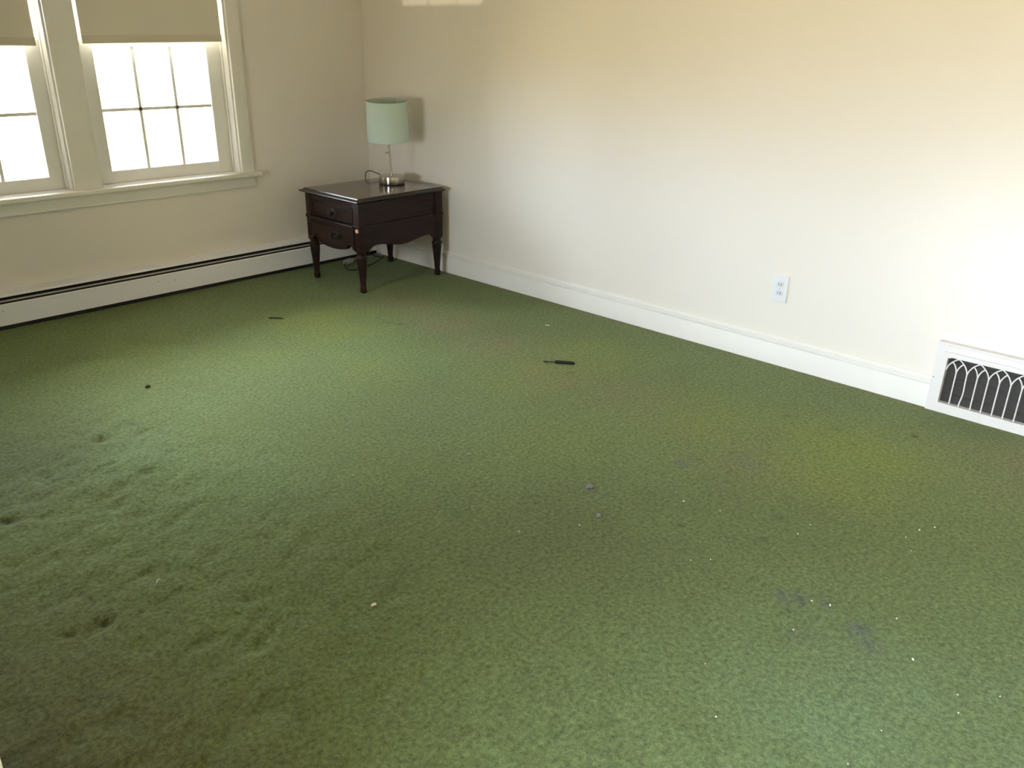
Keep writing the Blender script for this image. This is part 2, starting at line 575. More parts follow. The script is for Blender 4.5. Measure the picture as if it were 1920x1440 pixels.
# ------------------------------------------------------------------ carpet
def floor_mesh():
    sx = sy = 0.0085
    x0, x1, y0, y1 = XL + 0.02, 0.0, -4.95, 0.0
    nx, ny = int((x1 - x0) / sx) + 1, int((y1 - y0) / sy) + 1
    xs = np.linspace(x0, x1, nx)
    ys = np.linspace(y0, y1, ny)
    X, Y = np.meshgrid(xs, ys)

    rs = np.random.RandomState(7)

    def vnoise(px, py, seed):
        r = np.random.RandomState(seed)
        g = r.rand(256, 256)
        ix, iy = np.floor(px).astype(int), np.floor(py).astype(int)
        fx, fy = px - ix, py - iy
        fx, fy = fx * fx * (3 - 2 * fx), fy * fy * (3 - 2 * fy)
        a, b = g[iy % 256, ix % 256], g[iy % 256, (ix + 1) % 256]
        c, d = g[(iy + 1) % 256, ix % 256], g[(iy + 1) % 256, (ix + 1) % 256]
        return (a * (1 - fx) + b * fx) * (1 - fy) + (c * (1 - fx) + d * fx) * fy

    def fbm(px, py, seed, oc=3):
        s, a, t = 0, 1.0, 0
        for k in range(oc):
            s = s + a * vnoise(px * 2 ** k + 17.3 * k, py * 2 ** k + 5.1 * k, seed + k)
            t += a
            a *= 0.5
        return s / t - 0.5

    # pile lean: short swirls everywhere, stronger where furniture stood (towards the left side of the room)
    rough = np.clip((-X - 2.0) / 0.7, 0, 1) * np.clip((-Y - 1.0) / 0.8, 0, 1)
    ca, sa = math.cos(0.5), math.sin(0.5)
    U, V = X * ca + Y * sa, -X * sa + Y * ca
    Z = 0.0022 * fbm(X * 26, Y * 26, 3) + (0.0012 + 0.018 * rough) * fbm(U * 7.5, V * 17.0, 11, 3)
    Z += 0.010 * rough * fbm(X * 20, Y * 20, 51, 2)
    Z -= np.percentile(Z, 60)

    def gauss(cx, cy, rx, ry=None, ang=0.0):
        ry = ry or rx
        c, s = math.cos(ang), math.sin(ang)
        dx, dy = X - cx, Y - cy
        u, v = dx * c + dy * s, -dx * s + dy * c
        return np.exp(-((u / rx) ** 2 + (v / ry) ** 2))

    # dents pressed by furniture feet
    for cx, cy, r, d in ((-3.023, -2.734, .018, .015), (-3.106, -2.724, .016, .012), (-2.58, -2.02, .028, .012),
                         (-2.593, -1.657, .026, .010), (-3.031, -2.025, .019, .012), (-2.952, -2.082, .024, .008),
                         (-0.334, -3.864, .013, .012), (-2.47, -1.72, .03, .007), (-2.66, -1.95, .022, .007),
                         (-2.75, -2.18, .025, .006), (-3.10, -2.30, .03, .006), (-2.72, -2.92, .022, .008),
                         (-2.80, -3.10, .022, .008)):
        Z -= d * gauss(cx, cy, r, r * 1.25, 0.7)
    # flatten at the edges and where things rest
    wn_ = fbm(X * 9, Y * 9, 21)
    wear_shade = np.zeros_like(X)
    path = [(-0.66, -1.15), (-0.72, -1.55), (-0.777, -2.017), (-0.88, -2.45), (-0.86, -2.80), (-0.87, -3.22), (-1.0, -3.5)]
    for k, (a, b) in enumerate(path):
        wear_shade = np.maximum(wear_shade, gauss(a, b, 0.19, 0.25) * (0.62 if k < 5 else 0.42))
    edge = np.exp(-(-X - 0.018) / 0.05) * 0.55
    wear_shade = np.maximum(wear_shade, gauss(-.30, -4.35, .35, .34) * .55)
    wear_shade = np.clip(np.maximum(wear_shade * (0.9 + 1.5 * wn_), edge), 0, 0.8)
    yel = np.zeros_like(X)
    for a, b, r, k in ((-1.2, -1.1, .38, .75), (-0.75, -3.75, .33, .85), (-1.7, -1.25, .3, .45), (-0.55, -2.4, .28, .6),
                       (-0.95, -2.35, .3, .45), (-2.1, -0.9, .35, .35), (-0.45, -0.95, .25, .35), (-1.35, -2.9, .25, .3), (-1.40, -1.68, .34, .45), (-0.80, -3.2, .3, .5)):
        yel = np.maximum(yel, gauss(a, b, r) * k)
    yel = np.clip(yel * (0.95 + 1.2 * fbm(X * 5, Y * 5, 31)), 0, 0.9)
    fr = np.zeros_like(X)  # paler, bluer-green carpet patches
    for a, b, rx, ry, k in ((-2.0, -4.45, .75, .42, .85), (-2.60, -1.85, .26, .2, .45), (-2.45, -2.35, .28, .35, .25)):
        fr = np.maximum(fr, gauss(a, b, rx, ry, -.75) * k)
    fr = np.clip(fr * (0.95 + 1.3 * fbm(X * 4, Y * 4, 61)), 0, .9)
    wear_shade = np.maximum(wear_shade, 0.6 * np.clip(gauss(-3.45, -3.2, .42, .75, 0) * .75 * (.95 + .8 * wn_), 0, .8))  # not wear: brown tone painted in for the dim doorway corner
    painted_shade = np.maximum(gauss(-3.55, -3.3, .42, .85, -.25) * .80, gauss(-2.0, -3.25, .75, .42, -.75) * .26)  # doorway shade painted into the carpet, plus a darker mid-floor patch
    painted_shade = np.clip(painted_shade * (.95 + .9 * wn_), 0, .66)
    st = np.zeros_like(X)
    for a, b, rx, ry, k in ((-1.672, -3.968, .028, .02, .8), (-1.645, -4.003, .03, .018, .75), (-1.66, -4.174, .033, .028, .75),
                            (-1.703, -4.219, .036, .028, .5), (-1.197, -3.338, .035, .022, .5), (-1.79, -4.071, .035, .03, .35),
                            (-1.573, -3.202, .022, .016, .6), (-1.60, -3.24, .03, .03, .2), (-1.61, -4.06, .03, .014, .6),
                            (-1.0, -3.5, .10, .06, .25), (-2.95, -1.75, .5, .3, .25)):
        st = np.maximum(st, gauss(a, b, rx, ry, 0.8) * k)
    st = np.clip(st * (1.0 + 2.2 * fbm(X * 60, Y * 60, 41)), 0, 0.9)
    dk = np.zeros_like(X)  # dark specks, plus shade painted into the furniture dents
    for a, b, r, k in ((-0.334, -3.864, .012, .8), (-1.443, -3.784, .020, .4), (-1.291, -3.761, .028, .35), (-0.915, -1.398, .018, .7),
                       (-1.428, -2.008, .011, .7), (-1.507, -1.452, .009, .7), (-0.94, -1.33, .02, .4), (-0.80, -2.48, .010, .7),
                       (-0.86, -2.42, .009, .5), (-1.53, -3.06, .008, .7), (-1.36, -3.02, .008, .5), (-1.68, -3.02, .008, .6),
                       (-1.56, -3.56, .010, .8), (-1.20, -3.52, .008, .7), (-1.12, -3.36, .016, .35), (-1.72, -4.0, .016, .35),
                       (-1.645, -4.003, .014, .6), (-1.606, -4.07, .008, .8), (-0.98, -3.42, .012, .5), (-0.59, -3.72, .016, .4),
                       (-2.45, -1.62, .03, .25), (-2.593, -1.657, .022, .45), (-2.58, -2.02, .024, .5), (-3.023, -2.734, .015, .5),
                       (-3.106, -2.724, .013, .4), (-3.031, -2.025, .02, .45), (-0.52, -3.42, .02, .35), (-0.50, -3.62, .02, .4),
                       (-1.75, -3.10, .02, .25), (-2.0, -3.0, .05, .2), (-0.70, -1.98, .008, .5), (-0.66, -2.05, .008, .5)):
        dk = np.maximum(dk, gauss(a, b, r, r * 0.7, -0.7) * k)
    flat = np.clip(np.minimum(-Y - .075, -X - .02) / .10, 0, 1)
    Z = np.minimum(Z, 0.0035) * (0.3 + 0.7 * flat) - 0.001
    co = np.stack([X, Y, Z], -1).reshape(-1, 3)
    idx = np.arange(nx * ny).reshape(ny, nx)
    q = np.stack([idx[:-1, :-1], idx[:-1, 1:], idx[1:, 1:], idx[1:, :-1]], -1).reshape(-1, 4)
    # plain carpet for the rest of the room and the room behind the opening
    ex = np.array([(HX, HY0, -0.004), (x0, HY0, -0.004), (x0, HY1, -0.004), (HX, HY1, -0.004),
                   (x0, HY0, -0.004), (TH, HY0, -0.004), (TH, y0, -0.004), (x0, y0, -0.004)], float)
    base = len(co)
    co = np.vstack([co, ex])
    q = np.vstack([q, [[base, base + 1, base + 2, base + 3], [base + 4, base + 5, base + 6, base + 7]]])
    me = bpy.data.meshes.new('floor')
    me.vertices.add(len(co))
    me.vertices.foreach_set('co', co.astype(np.float32).ravel())
    me.loops.add(q.size)
    me.loops.foreach_set('vertex_index', q.ravel().astype(np.int32))
    me.polygons.add(len(q))
    me.polygons.foreach_set('loop_start', (np.arange(len(q)) * 4).astype(np.int32))
    me.polygons.foreach_set('use_smooth', np.ones(len(q), bool))
    me.update(calc_edges=True)
    pad = np.zeros(len(ex))
    for nm, arr in (('pale_green', fr), ('painted_shade', painted_shade), ('wear_shade', wear_shade), ('yellow', yel), ('stain', st), ('dark', dk)):
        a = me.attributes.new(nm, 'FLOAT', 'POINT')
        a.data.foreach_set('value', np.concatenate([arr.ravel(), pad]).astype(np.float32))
    me.materials.append(M['carpet'])
    o = bpy.data.objects.new('floor', me)
    COL.objects.link(o)
    return struct(o, 'worn green wall-to-wall carpet')


floor_mesh()


# ------------------------------------------------------------------ windows
def window(name, T, w, panes, z0=0.64, z1=2.02, cols=3, upper=True, zmid=1.375):
    """double-hung window in local space: u 0..w along the wall, d outward depth, z up; T maps (u, d, z) to the room"""
    jb = MB(T)
    for (a, b) in ((-0.012, 0.004), (w - 0.004, w + 0.012)):
        jb.box(a, b, -0.002, 0.158, z0, z1)
    jb.box(0, w, -0.002, 0.158, z1 - 0.012, z1 + 0.006)
    jb.box(0, w, 0.06, 0.165, z0 - 0.02, z0 + 0.004)
    for (a, b) in ((0.0, 0.012), (w - 0.012, w)):               # stop bead in front of the sash
        jb.box(a, b, 0.048, 0.066, z0 + 0.004, z1 - 0.012, 0.003)
    root = struct(jb.build(name, M['sash']))

    def sash(d0, d1, za, zb, rail_b, rail_t, stile, muntin=True):
        s = MB(T)
        s.box(0.002, stile, d0, d1, za, zb, 0.004)
        s.box(w - stile, w - 0.002, d0, d1, za, zb, 0.004)
        s.box(stile - .004, w - stile + .004, d0 + .001, d1 - .001, za, za + rail_b, 0.004)
        s.box(stile - .004, w - stile + .004, d0 + .001, d1 - .001, zb - rail_t, zb, 0.004)
        u0, u1, v0, v1 = stile, w - stile, za + rail_b, zb - rail_t
        for k in range(1, cols):
            c = u0 + (u1 - u0) * k / cols
            s.box(c - .0085, c + .0085, d0 + .010, d1 - .006, v0 - .002, v1 + .002)
        c = (v0 + v1) / 2
        s.box(u0 - .002, u1 + .002, d0 + .010, d1 - .006, c - .0085, c + .0085)
        o = s.build('sash', M['sash'], root)
        g = MB(T)
        g.box(u0 - .003, u1 + .003, (d0 + d1) / 2 + .004, (d0 + d1) / 2 + .007, v0 - .003, v1 + .003)
        g.build('pane', M['glass'], o)

    sash(0.068, 0.104, z0 + 0.005, zmid, 0.066, 0.034, panes)
    if upper:
        sash(0.110, 0.146, zmid - 0.034, z1 - 0.012, 0.034, 0.05, panes)
    return root


TA = lambda p: Vector((WIN_A[0] + p.x, p.y, p.z))
TB = lambda p: Vector((WIN_B[0] + p.x, p.y, p.z))
TL = lambda p: Vector((XL - p.y, WIN_L[0] + p.x, p.z))
TH_ = lambda p: Vector((HX - p.y, WIN_H[0] + p.x, p.z))
window('window_1', TA, WIN_A[1] - WIN_A[0], 0.095)
window('window_2', TB, WIN_B[1] - WIN_B[0], 0.082)
w3 = window('window_3', TL, WIN_L[1] - WIN_L[0], 0.040)
MB(TL).box(.02, WIN_L[1] - WIN_L[0] - .02, .012, .014, 1.23, 2.0).box(.02, WIN_L[1] - WIN_L[0] - .02, .008, .018, 1.22, 1.255, .002).build('shade', M['shade_cloth'], w3)  # unseen shade added to cut the light from this window
window('window_4', TH_, WIN_H[1] - WIN_H[0], 0.06, z0=WIN_H[2], z1=WIN_H[3], cols=4)

# casing, stool and apron of the pair of windows
t = MB()
for a, b in ((-2.835, -2.755), (-1.935, -1.797), (-0.966, -0.888)):
    t.box(a, b, -0.021, 0.0, 0.642, 2.03, 0.003)
t.box(-2.835, -0.888, -0.021, 0.0, 2.024, 2.105, 0.003)
for a, b in ((-0.892, -0.880), (-2.845, -2.833)):
    t.box(a, b, -0.014, 0.0, 0.642, 2.11, 0.005)
t.box(-2.845, -0.880, -0.030, 0.0, 2.10, 2.125, 0.004)
struct(t.build('trim_1', M['trim'], smooth=True))
t = MB()
t.box(-2.875, -0.852, -0.058, 0.0, 0.617, 0.643, 0.008, 3)
for w_ in (WIN_A, WIN_B):
    t.box(w_[0] - .005, w_[1] + .005, -0.002, 0.066, 0.617, 0.6435)
struct(t.build('trim_2', M['trim'], smooth=True))
t = MB()
t.box(-2.845, -0.880, -0.017, 0.0, 0.552, 0.618, 0.003)
t.box(-2.845, -0.880, -0.021, 0.0, 0.552, 0.560, 0.003)
struct(t.build('trim_3', M['trim'], smooth=True))
pin = MB()
pin.lathe([(0.0026, 0), (0.0026, 0.0015)], (-0.9705, 0.030, 0.785), 10, axis='X')
struct(pin.build('trim_4', M['slot']))
# side wall window trim and the cased opening beside the camera
t = MB()
for a, b in ((WIN_L[0] - .085, WIN_L[0]), (WIN_L[1], WIN_L[1] + .085)):
    t.box(XL, XL + .02, a, b, 0.642, 2.03, 0.003)
t.box(XL, XL + .02, WIN_L[0] - .085, WIN_L[1] + .085, 2.024, 2.105, 0.003)
t.box(XL, XL + .055, WIN_L[0] - .12, WIN_L[1] + .12, 0.617, 0.643, 0.006)
t.box(XL, XL + .017, WIN_L[0] - .085, WIN_L[1] + .085, 0.552, 0.617, 0.003)
struct(t.build('trim_5', M['trim']))
t = MB()
t.box(XL, XL + .031, DOOR[1] - .004, DOOR[1] + .09, 0.0, 2.10, 0.004)
t.box(XL, XL + .031, DOOR[0] - .09, DOOR[0] + .004, 0.0, 2.10, 0.004)
t.box(XL, XL + .031, DOOR[0] - .09, DOOR[1] + .09, 2.07, 2.17, 0.004)
t.box(XL - TH - .002, XL + .002, DOOR[1] - .018, DOOR[1], 0.0, 2.08)
t.box(XL - TH - .002, XL + .002, DOOR[0], DOOR[0] + .018, 0.0, 2.08)
struct(t.build('trim_6', M['trim']))
# baseboards
prof = [(0, -.02), (-.018, -.02), (-.018, .1005), (-.0165, .1025), (-.0110, .1035), (-.0110, .1065), (-.0185, .1085), (-.0195, .112), (-.0185, .117),
        (-.0100, .1205), (-.0095, .1225), (-.0125, .1265), (-.0100, .131), (-.0065, .137), (0, .1385)]
VENT_Y0, VENT_Y1, VENT_Z = -4.212, -3.796, 0.298
b = MB()
b.prism(prof, lambda u, v, w: (u, w, v), VENT_Y1 - .002, -0.002)
b.prism(prof, lambda u, v, w: (u, w, v), YN, VENT_Y0 + .002)
struct(b.build('baseboard_right', M['trim_white'], smooth=True))
b = MB()
b.prism(prof, lambda u, v, w: (XL - u, w, v), DOOR[1] + .09, -0.08)
b.prism(prof, lambda u, v, w: (XL - u, w, v), YN, DOOR[0] - .09)
struct(b.build('baseboard_left', M['trim_white'], smooth=True))
b = MB()
b.prism(prof, lambda u, v, w: (w, YN - u, v), XL + .02, -.02)
struct(b.build('baseboard_front', M['trim_white'], smooth=True))


# ------------------------------------------------------------------ roller shades
def roller_shade(x0, x1, za, zb, yy, label):
    """za, zb: height of the bottom edge at x0 and x1"""
    root = thing('roller_shade', label, 'window shade', ((x0 + x1) / 2, yy, (za + zb) / 2), 'roller shades')
    f = MB()
    n = 14
    zt = 1.965
    front, back = [], []
    for i in range(n + 1):
        u = i / n
        x = x0 + (x1 - x0) * u
        wob = 0.0012 * math.sin(u * 9 + x0)
        zb_ = za + (zb - za) * u
        front.append([f.bm.verts.new((x, yy + wob - .0006, z)) for z in (zb_ + .036, (zb_ + zt) / 2, zt)])
        back.append([f.bm.verts.new((x, yy + wob + .0006, z)) for z in (zb_ + .036, (zb_ + zt) / 2, zt)])
    for i in range(n):
        for k in range(2):
            f.bm.faces.new((front[i][k], front[i + 1][k], front[i + 1][k + 1], front[i][k + 1]))
            f.bm.faces.new((back[i][k + 1], back[i + 1][k + 1], back[i + 1][k], back[i][k]))
        f.bm.faces.new((front[i][0], back[i][0], back[i + 1][0], front[i + 1][0]))
        f.bm.faces.new((front[i][2], front[i + 1][2], back[i + 1][2], back[i][2]))
    for i in (0, n):
        for k in range(2):
            f.bm.faces.new((front[i][k], front[i][k + 1], back[i][k + 1], back[i][k]))
    f.build('shade_cloth', M['shade_cloth'], root, smooth=True)
    h = MB()
    nz = [(-.0045, .002), (-.0065, .006), (-.0065, .034), (-.0035, .040), (.002, .040), (.0035, .006), (.002, .001)]
    A = [h.bm.verts.new((x0, yy + a, za + b_)) for a, b_ in nz]
    B = [h.bm.verts.new((x1, yy + a, zb + b_)) for a, b_ in nz]
    h.bm.faces.new(A)
    h.bm.faces.new(list(reversed(B)))
    for i in range(len(nz)):
        j = (i + 1) % len(nz)
        h.bm.faces.new((A[j], A[i], B[i], B[j]))
    h.build('hem_bar', M['hem_cloth'], root)
    r = MB()
    r.lathe([(.008, x0 - .025), (.008, x0 - .004), (.019, x0 - .002), (.019, x1 + .002), (.008, x1 + .004), (.008, x1 + .022)],
            (0, yy + .012, 1.972), 20, axis='X')
    r.build('roller_tube', M['shade_cloth'], root, smooth=True)
    return root


roller_shade(-1.762, -0.992, 1.357, 1.371, 0.014, 'half-lowered cream roller shade over the window nearer the lamp')
roller_shade(-2.722, -1.985, 1.345, 1.346, 0.014, 'half-lowered cream roller shade over the window farther from the lamp')


# ------------------------------------------------------------------ baseboard heater under the windows
hx0, hx1 = -3.50, -0.022
heater = thing('baseboard_heater', 'long low white baseboard heater with dark slots under the windows', 'heater', ((hx0 + hx1) / 2, -0.04, 0))
LX = lambda u, v, w: (w, u, v)
MB().prism([(0, .02), (-.006, .02), (-.006, .174), (-.040, .167), (-.044, .160), (-.046, .160), (-.042, .171), (-.006, .184), (0, .186)],
           LX, hx0, hx1).build('back_plate', M['heater'], heater)
MB().prism([(-.052, .1465), (-.060, .1455), (-.063, .1410), (-.0605, .1410), (-.058, .1440), (-.051, .145)], LX, hx0, hx1).build('damper', M['damper'], heater)
MB().prism([(-.0735, .0225), (-.0765, .0225), (-.0765, .1285), (-.072, .1325), (-.068, .1325), (-.068, .130), (-.071, .129), (-.0735, .126)],
           LX, hx0, hx1).build('front_panel', M['heater'], heater)
MB().prism([(-.0065, -.02), (-.066, -.02), (-.066, .122), (-.045, .150), (-.0065, .150)], LX, hx0 + .002, hx1 - .002).build('dark_core', M['heater_dark'], heater)  # near-black core paints the shade in the slots and bottom gap
for a in (hx0 - .004, hx1 - .010):
    MB().prism([(0, .022), (-.078, .022), (-.078, .132), (-.060, .152), (-.042, .172), (0, .187)], LX, a, a + .014).build('end_cap', M['heater'], heater)
for a in (-2.41, -1.60, -1.50):
    MB().lathe([(.0028, 0), (.0028, .0015)], (a, -.0775, .098 - (0.01 if a > -1.55 else 0)), 8, axis='Y').build('scuff', M['lint'], heater)

# ------------------------------------------------------------------ wall register (floor-level vent)
reg = thing('wall_register', 'white wall register with pointed-arch grille just above the carpet', 'vent', (-0.015, (VENT_Y0 + VENT_Y1) / 2, 0))
yA, yB = -3.842, -4.166        # dark opening (y decreasing along the wall)
zA, zB = 0.0445, 0.246
PX = lambda u, v, w: (w, u, v)


def ring(mb, o, i, w0, w1):
    """rectangular frame between outer o=(y0,y1,z0,z1) and inner i"""
    mb.prism([(o[0], o[2]), (o[1], o[2]), (o[1], i[2]), (o[0], i[2])], PX, w0, w1)
    mb.prism([(o[0], i[3]), (o[1], i[3]), (o[1], o[3]), (o[0], o[3])], PX, w0, w1)
    mb.prism([(o[0], i[2]), (i[0], i[2]), (i[0], i[3]), (o[0], i[3])], PX, w0, w1)
    mb.prism([(i[1], i[2]), (o[1], i[2]), (o[1], i[3]), (i[1], i[3])], PX, w0, w1)


fr = MB()
ring(fr, (VENT_Y0, VENT_Y1, -.02, VENT_Z), (yB - .016, yA + .016, zA - .016, zB + .018), -.030, 0.0)
fr.box(-.036, -.001, VENT_Y0 - .003, VENT_Y1 + .003, VENT_Z - .006, VENT_Z + .004, .003)
fr.build('outer_frame', M['register'], reg)
gf = MB()
ring(gf, (yB - .0175, yA + .0175, zA - .0175, zB + .0195), (yB, yA, zA, zB), -.0385, -.012)
# little cusps and the pull tab notch along the top edge of the opening
gf.prism([(yA, zB), (yA - .012, zB), (yA - .010, zB - .005), (yA, zB - .007)], PX, -.033, -.024)
gf.build('grille_frame', M['register'], reg)
bx = MB()
bx.prism([(yB, zA), (yA, zA), (yA, zB), (yB, zB)], PX, -.010, -.004)
bx.build('duct_back', M['duct'], reg)
lv = MB()
for zc in (0.078, 0.150, 0.222):
    lv.prism([(-.011, zc + .004), (-.013, zc + .003), (-.021, zc - .006), (-.020, zc - .0075), (-.011, zc + .001)], lambda u, v, w: (u, w, v), yB + .001, yA - .001)
lv.build('louver', M['louver'], reg)
tr = MB()
bay = (yA - yB) / 8.0
zs, zt = 0.187, 0.243           # spring line and apex of the large arches
R_ = 0.0029


def arc(y0, y1, z0, z1, n=9, bulge=0.55):
    """half of a pointed arch rising from (y0,z0) to (y1,z1), steep at the foot"""
    pts = []
    for i in range(n + 1):
        a = (PI / 2) * i / n
        s = math.sin(a) ** 0.92
        c = 1 - math.cos(a) ** 1.25
        k = 0.62
        pts.append((-.026, y0 + (y1 - y0) * (k * c + (1 - k) * (i / n)), z0 + (z1 - z0) * (k * s + (1 - k) * (i / n))))
    return pts


for k in range(4):
    y0 = yA - 2 * bay * k
    ym, y1 = y0 - bay, y0 - 2 * bay
    L_ = arc(y0, ym, zs, zt)
    Rr = arc(y1, ym, zs, zt)
    tr.tube(L_, R_, 8)
    tr.tube(Rr, R_, 8)
    # inner lancets share the outer curves and cross back to the middle bar
    q1, q2 = L_[5], Rr[5]
    tr.tube([(p[0], p[1], p[2]) for p in arc(ym, q1[1], zs - .004, q1[2], 7)], R_, 8)
    tr.tube([(p[0], p[1], p[2]) for p in arc(ym, q2[1], zs - .004, q2[2], 7)], R_, 8)
    tr.tube([(-.026, ym, zA - .004), (-.026, ym, zs - .003)], R_, 8)
    tr.box(-.0285, -.0225, ym - .004, ym + .004, zt - .002, zB + .004, .001)
    if k < 3:
        if k == 0:                       # this bar is bent
            tr.tube([(-.026, y1 + .004, zA - .004), (-.026, y1 + .0035, .060), (-.026, y1 - .003, .098), (-.026, y1 - .001, .140), (-.026, y1, zs + .002)], R_, 8, smooth=2)
        else:
            tr.tube([(-.026, y1, zA - .004), (-.026, y1, zs + .002)], R_, 8)
tr.build('tracery', M['register'], reg, smooth=True)
sc = MB()
sc.lathe([(.0035, 0), (.0035, .002), (.002, .003)], (-.0302, VENT_Y1 - .012, .200), 12, axis='X')
MB().box(-.0265, -.022, -3.973, -3.956, zB - .004, zB + .008, .001).build('pull_tab', M['duct'], reg)
sc.bm.free()
nl = MB()
nl.lathe([(.0022, -.0012), (.0022, .0)], (-.0303, -3.803, .145), 8, axis='X')
nl.build('nail_hole', M['slot'], reg)

# ------------------------------------------------------------------ outlet
oy, oz = -3.066, 0.3653
outl = thing('electrical_outlet', 'white two-socket electrical outlet on the wall above the baseboard', 'outlet', (0, oy, oz - .063))
MB().box(-.006, 0.0, oy - .039, oy + .039, oz - .063, oz + .063, .003, 3).build('cover_plate', M['plate'], outl, smooth=True)
for dz in (.0205, -.0205):
    r = MB()
    pts = []
    for i in range(28):
        a = 2 * PI * i / 28
        pts.append((oy + .0172 * math.cos(a), oz + dz + max(-.0135, min(.0135, .0172 * math.sin(a)))))
    r.prism(pts, PX, -.0078, -.0050)
    ro = r.build('receptacle', M['plate2'], outl)
    s = MB()
    s.box(-.0082, -.0070, oy + .0048, oy + .0074, oz + dz - .0045, oz + dz + .0045)
    s.box(-.0082, -.0070, oy - .0074, oy - .0046, oz + dz - .0058, oz + dz + .0055)
    s.build('slot', M['slot'], ro)
MB().lathe([(.003, -.0072), (.003, -.0055)], (0, oy, oz), 12, axis='X').build('screw', M['screw'], outl)

# ------------------------------------------------------------------ end table
tab = thing('end_table', 'dark wooden end table with drawers in the corner under the mint-shaded lamp', 'table', (-0.395, -0.555, 0))
fx, bxk = -0.692, -0.100        # leg centre lines
ny_, fy_ = -0.793, -0.318
HP = 0.0275                     # half post
W = M['wood']
for lx, ly in ((fx, ny_), (fx, fy_), (bxk, ny_), (bxk, fy_)):
    l_ = MB()
    l_.box(lx - HP, lx + HP, ly - HP, ly + HP, .246, .531, .004)
    # fluted block and turned, tapering foot
    l_.lathe([(.0001, 0), (.014, 0), (.0185, .004), (.0195, .014), (.0195, .026), (.0205, .030), (.0175, .034), (.0165, .040),
              (.0195, .080), (.0250, .140), (.0290, .180), (.0300, .190), (.0285, .197), (.0310, .203), (.0330, .210),
              (.0310, .218), (.0255, .224), (.0240, .231), (.0285, .238), (.0290, .248), (.020, .252)], (lx, ly, 0), 28, phase=.2)
    leg = l_.build('leg', W, tab, smooth=True)
    mo = MB()
    for zz in (.300, .345):
        pass
    # raised strips on the two outer faces of the post
    sxn = -1 if lx == fx else 1
    syn = -1 if ly == ny_ else 1
    for off in (-.012, 0.0, .012):
        mo.box(lx + sxn * HP - .002, lx + sxn * HP + .002, ly + off - .004, ly + off + .004, .275, .355, .0018)
        mo.box(lx + off - .004, lx + off + .004, ly + syn * HP - .002, ly + syn * HP + .002, .275, .355, .0018)
    mo.box(lx - HP - .004, lx + HP + .004, ly - HP - .004, ly + HP + .004, .384, .404, .004)
    mo.build('post_moulding', W, leg)

# shaped side aprons with an inset panel above (the two long sides)
x0_, x1_ = fx + HP - .002, bxk - HP + .002


def side_edge(u):
    """lower edge of the side apron, u = 0..1"""
    c = abs(u - .5) * 2
    z = .2525 + .026 * (0.5 - 0.5 * math.cos(PI * min(1, c / .74)))
    if c > .74:
        k = (c - .74) / .26
        z = .2785 - .040 * k ** 1.8
    return z


for ly, dy, sgn in ((ny_, ny_ - HP, -1), (fy_, fy_ + HP, 1)):
    N = 44
    poly = [(x0_ + (x1_ - x0_) * i / N, side_edge(i / N)) for i in range(N + 1)] + [(x1_, .398), (x0_, .398)]
    a_, b_ = sorted((dy - sgn * .004, dy - sgn * .024))
    sd = MB().prism(poly, lambda u, v, w: (u, w, v), a_, b_).build('side_apron', W, tab)
    a_, b_ = sorted((dy - sgn * .010, dy - sgn * .026))
    MB().box(x0_, x1_, a_, b_, .396, .533).build('side_panel', W, tab)
    a_, b_ = sorted((dy - sgn * .001, dy - sgn * .012))
    MB().box(x0_, x1_, a_, b_, .391, .402, .003).build('side_moulding', W, tab)
# back
MB().box(bxk + HP - .018, bxk + HP - .004, ny_ + HP - .002, fy_ - HP + .002, .27, .533).build('back_panel', W, tab)
# front: upper drawer
yL, yR = fy_ - HP + .001, ny_ + HP - .001      # toward the windows / toward the camera
fxo = fx - HP                                   # outer face of the front posts
FX = lambda u, v, w: (w, u, v)
MB().box(fxo + .004, fxo + .03, yR, yL, .500, .533).build('front_rail', W, tab)
dr = MB()
dr.box(fxo + .006, fxo + .30, yR + .004, yL - .004, .408, .499, .002)
d1 = dr.build('drawer', W, tab)
mo = MB()
for k, (zz, th, out) in enumerate(((.4955, .0045, -.006), (.4875, .004, -.003), (.4800, .003, .002))):
    mo.box(fxo + out, fxo + .010, yR + .006, yL - .006, zz - th / 2, zz + th / 2, .0012)
for (a_, b_) in ((yR + .006, yR + .018), (yL - .018, yL - .006)):
    mo.box(fxo + .000, fxo + .010, a_, b_, .410, .492, .002)
mo.box(fxo + .000, fxo + .010, yR + .006, yL - .006, .409, .418, .002)
mo.build('drawer_moulding', W, d1)
ky, kz = -.567, .448
kb = MB()
kb.lathe([(.030, 0), (.030, .002), (.024, .004), (.018, .0035), (.012, .006), (.007, .008), (.007, .016), (.013, .021), (.0165, .028),
          (.014, .035), (.006, .038), (.0001, .0385)], seg=24, M4=Matrix.Translation((fxo + .006, ky, kz)) @ Matrix.Rotation(-PI / 2, 4, 'Y'))
for s_ in (-1, 1):
    kb.lathe([(.012, 0), (.011, .003), (.004, .005), (.0001, .0052)], seg=16, M4=Matrix.Translation((fxo + .006, ky + s_ * .034, kz)) @ Matrix.Rotation(-PI / 2, 4, 'Y'))
kb.build('knob', M['bronze'], d1, smooth=True)
# ledge between the drawers, sloping outwards
MB().prism([(fxo + .012, .408), (fxo - .012, .398), (fxo - .014, .392), (fxo - .008, .388), (fxo + .03, .388), (fxo + .03, .408)],
           lambda u, v, w: (u, w, v), yR - .001, yL + .001).build('front_ledge', W, tab)


def front_edge(u):
    """scalloped lower edge of the lower drawer, u = 0 at the far post, 1 at the near post"""
    c = abs(u - .5) * 2
    if c < .60:
        return .234 + .014 * (c / .60) ** 2
    if c < .80:
        k = (c - .60) / .20
        return .248 + .036 * (0.5 - 0.5 * math.cos(PI * k))
    k = (c - .80) / .20
    return .284 - .030 * k ** 1.6


